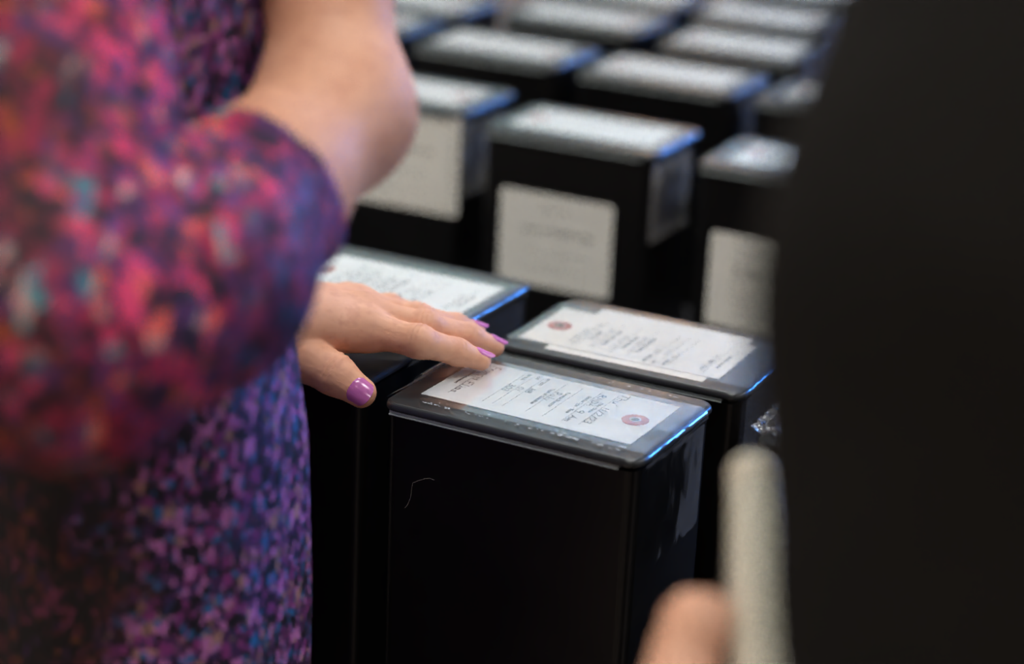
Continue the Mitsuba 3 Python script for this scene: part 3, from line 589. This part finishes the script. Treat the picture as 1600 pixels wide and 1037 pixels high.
def nail(D, Tp, rD, rT, n0, half=50, back=.0085, fwd=.0070):
    D, Tp = np.array(D), np.array(Tp); t = Tp - D; L = np.linalg.norm(t); t /= L
    n0 = np.asarray(n0, float); n0 = n0 - (n0 @ t) * t; n0 /= np.linalg.norm(n0); s = np.cross(t, n0)
    nu, nv = 13, 15; outer, inner = [], []
    for i in range(nv):
        for j in range(nu):
            q = (j / (nu - 1) * 2 - 1); th = math.radians(half) * q
            v0 = -back + .0022 * q ** 4 + .0008 * q * q; v1 = fwd - .0026 * q * q - .0012 * q ** 4; v = v0 + (v1 - v0) * i / (nv - 1)
            R = rT + (rD - rT) * np.clip(-v / L, 0, 1)
            R *= 1.03 - .0 * v; R -= .0006 * max(0, v / .007) ** 2
            e = .0006 * (1 - q ** 8) * min(1, i / 2)
            dirv = math.sin(th) * s + math.cos(th) * n0
            outer.append(Tp + t * v + (R + e) * dirv); inner.append(Tp + t * v + (R - .0005) * dirv)
    N = nu * nv; f = []
    for i in range(nv - 1):
        for j in range(nu - 1):
            a = i * nu + j; f += [[a, a + 1, a + nu + 1], [a, a + nu + 1, a + nu]]; f += [[N + a, N + a + nu + 1, N + a + 1], [N + a, N + a + nu, N + a + nu + 1]]
    edge = [j for j in range(nu)] + [i * nu + nu - 1 for i in range(1, nv)] + [(nv - 1) * nu + j for j in range(nu - 2, -1, -1)] + [i * nu for i in range(nv - 2, 0, -1)]
    for a, b in zip(edge, edge[1:] + edge[:1]): f += [[a, N + a, N + b], [a, N + b, b]]
    return trimesh.Trimesh(outer + inner, f, process=False)
for i, nm in enumerate(('thumb', 'index', 'middle', 'ring', 'little')):
    J, R = FING[nm]; n0 = (.10, -.85, .32) if nm == 'thumb' else (.0, .12, 1.0)
    obj('person__fingernail' + (f'_{i:03d}' if i else ''), nail(J[2], J[3], R[2], R[3], n0, 54 if nm == 'thumb' else 48, .0055 if nm == 'thumb' else .0062, .0082 if nm == 'thumb' else .0068), 'mat_nail', 50, 'glossy orchid pink painted fingernail')

# ------------------------------------------------------------------ person in dark clothes at the right, hand around a pale tapered rod
thing('person_001', 'out-of-focus person in black at the right edge, thumb against a pale rod', 'person')
RT, RB = np.array([.0917, .7397, 1.1192]), np.array([.0985, .634, 1.020])
EL, WR = np.array([.215, .46, 1.03]), np.array([.150, .628, 1.000])
def sd_jacket(P):
    d = chain(P, [(.239, .53, 1.42), (.176, .515, 1.325), (.1535, .497, 1.268), (.161, .480, 1.19), EL + [0, 0, .03]], (.085, .090, .088, .086, .075), .03)
    d = smin(d, chain(P, [EL, WR + [.02, -.04, 0]], (.062, .045), .02), .03)
    d = smin(d, chain(P, [(.36, .52, 1.33), (.38, .50, 1.0), (.38, .50, .75)], (.15, .17, .17), .06), .03)
    return d + (.004 * (meshkit.fbm(P * 22, 2, 4) - .5)).astype(np.float32)
def sd_man(P):
    d = chain(P, [(.36, .52, 1.32), (.38, .50, 1.0), (.38, .50, .80)], (.13, .15, .15), .06)
    d = smin(d, capsule(P, (.36, .53, 1.40), (.36, .54, 1.55), .06, .058), .03)
    d = smin(d, chain(P, [EL, WR], (.045, .031), .02), .01)
    for s in (-1, 1): d = smin(d, chain(P, [(.38 + .09 * s, .50, .80), (.38 + .1 * s, .50, .45), (.38 + .1 * s, .50, .07), (.38 + .1 * s, .64, .04)], (.09, .062, .042, .035), .02), .02)
    ax = (RT - RB) / np.linalg.norm(RT - RB)
    palm = capsule(P, WR, RB + [.044, .000, .014], .029, .023)
    d = smin(d, palm, .02)
    f = d
    u = np.array([-1.0, .15, -.0]); u -= (u @ ax) * ax; u /= np.linalg.norm(u); w = np.cross(ax, u)
    for k in range(4):                                              # fingers curl round the far side of the rod
        c = RB + ax * (.030 - .0205 * k); rr = .0285
        pts = [c + rr * (math.cos(t) * u + math.sin(t) * w) for t in np.radians((180, 120, 62, 10))] if w[1] > 0 else [c + rr * (math.cos(t) * u - math.sin(t) * w) for t in np.radians((180, 120, 62, 10))]
        f = smin(f, chain(P, pts, (.0115, .0105, .0095, .0085), .004), .002)
    return f
TH2 = [(.112, .632, 1.012), (.082, .636, 1.022), (.0610, .656, 1.051), (.0700, .686, 1.0755)]
def sd_thumb(P): return chain(P, TH2, (.018, .0165, .0140, .0125), .010)
def sd_man2(P): return smin(sd_man(P), sd_thumb(P), .006)
mv, mf = isosurface(sd_man2, (.0, .26, -.01), (.60, .74, 1.62), .005)
obj('person_001__body', (mv, mf), 'mat_skin', True)
jv, jf = isosurface(sd_jacket, (.02, .26, .55), (.62, .74, 1.50), .005)
obj('person_001__jacket', (jv, jf), 'mat_jacket', True, 'plain black jacket')
tv, tf = isosurface(lambda P: np.minimum(*[chain(P, [(.38 + .09 * s, .50, .80), (.38 + .1 * s, .50, .45), (.38 + .1 * s, .50, .09)], (.115, .085, .075), .02) for s in (-1, 1)]), (.15, .30, .0), (.62, .70, .93), .006)
obj('person_001__trousers', (tv, tf), 'mat_jacket', True, 'black trousers')
obj('person_001__fingernail', nail(TH2[2], TH2[3], .0140, .0125, (.55, -.5, .6), 46, .010, .009), 'mat_skin', 50)
# the rod: rounded cap and tapering shaft
axl = np.linalg.norm(RT - RB)
prof = [(0, 0), (.0160, 0), (.0160, .001)] + [(.0160 - .0080 * t ** 1.15, axl * t) for t in np.linspace(.05, .93, 12)] + [(.0080, axl * .935), (.0080, axl * .94)]
shaft = trimesh.creation.revolve(np.array(prof + [(0, axl * .94)]), sections=48)
capm = trimesh.creation.revolve(np.array([(0, axl * .915), (.0090, axl * .915), (.0089, axl * .94)] + [(.0089 * math.cos(t), axl * .945 + .0085 * math.sin(t)) for t in np.linspace(0, math.pi / 2, 9)]), sections=48)
zx = (RT - RB) / axl; xx = np.cross([0, 1, 0], zx); xx /= np.linalg.norm(xx); MR = np.eye(4); MR[:3, :3] = np.stack([xx, np.cross(zx, xx), zx], 1); MR[:3, 3] = RB
shaft.apply_transform(MR); capm.apply_transform(MR)
obj('tapered_rod__shaft', shaft, 'mat_rod', 40); obj('tapered_rod__cap', capm, 'mat_rodcap', 40, 'rounded end cap')
thing('tapered_rod', 'pale beige tapered rod with a rounded top, held upright at lower right', 'rod')
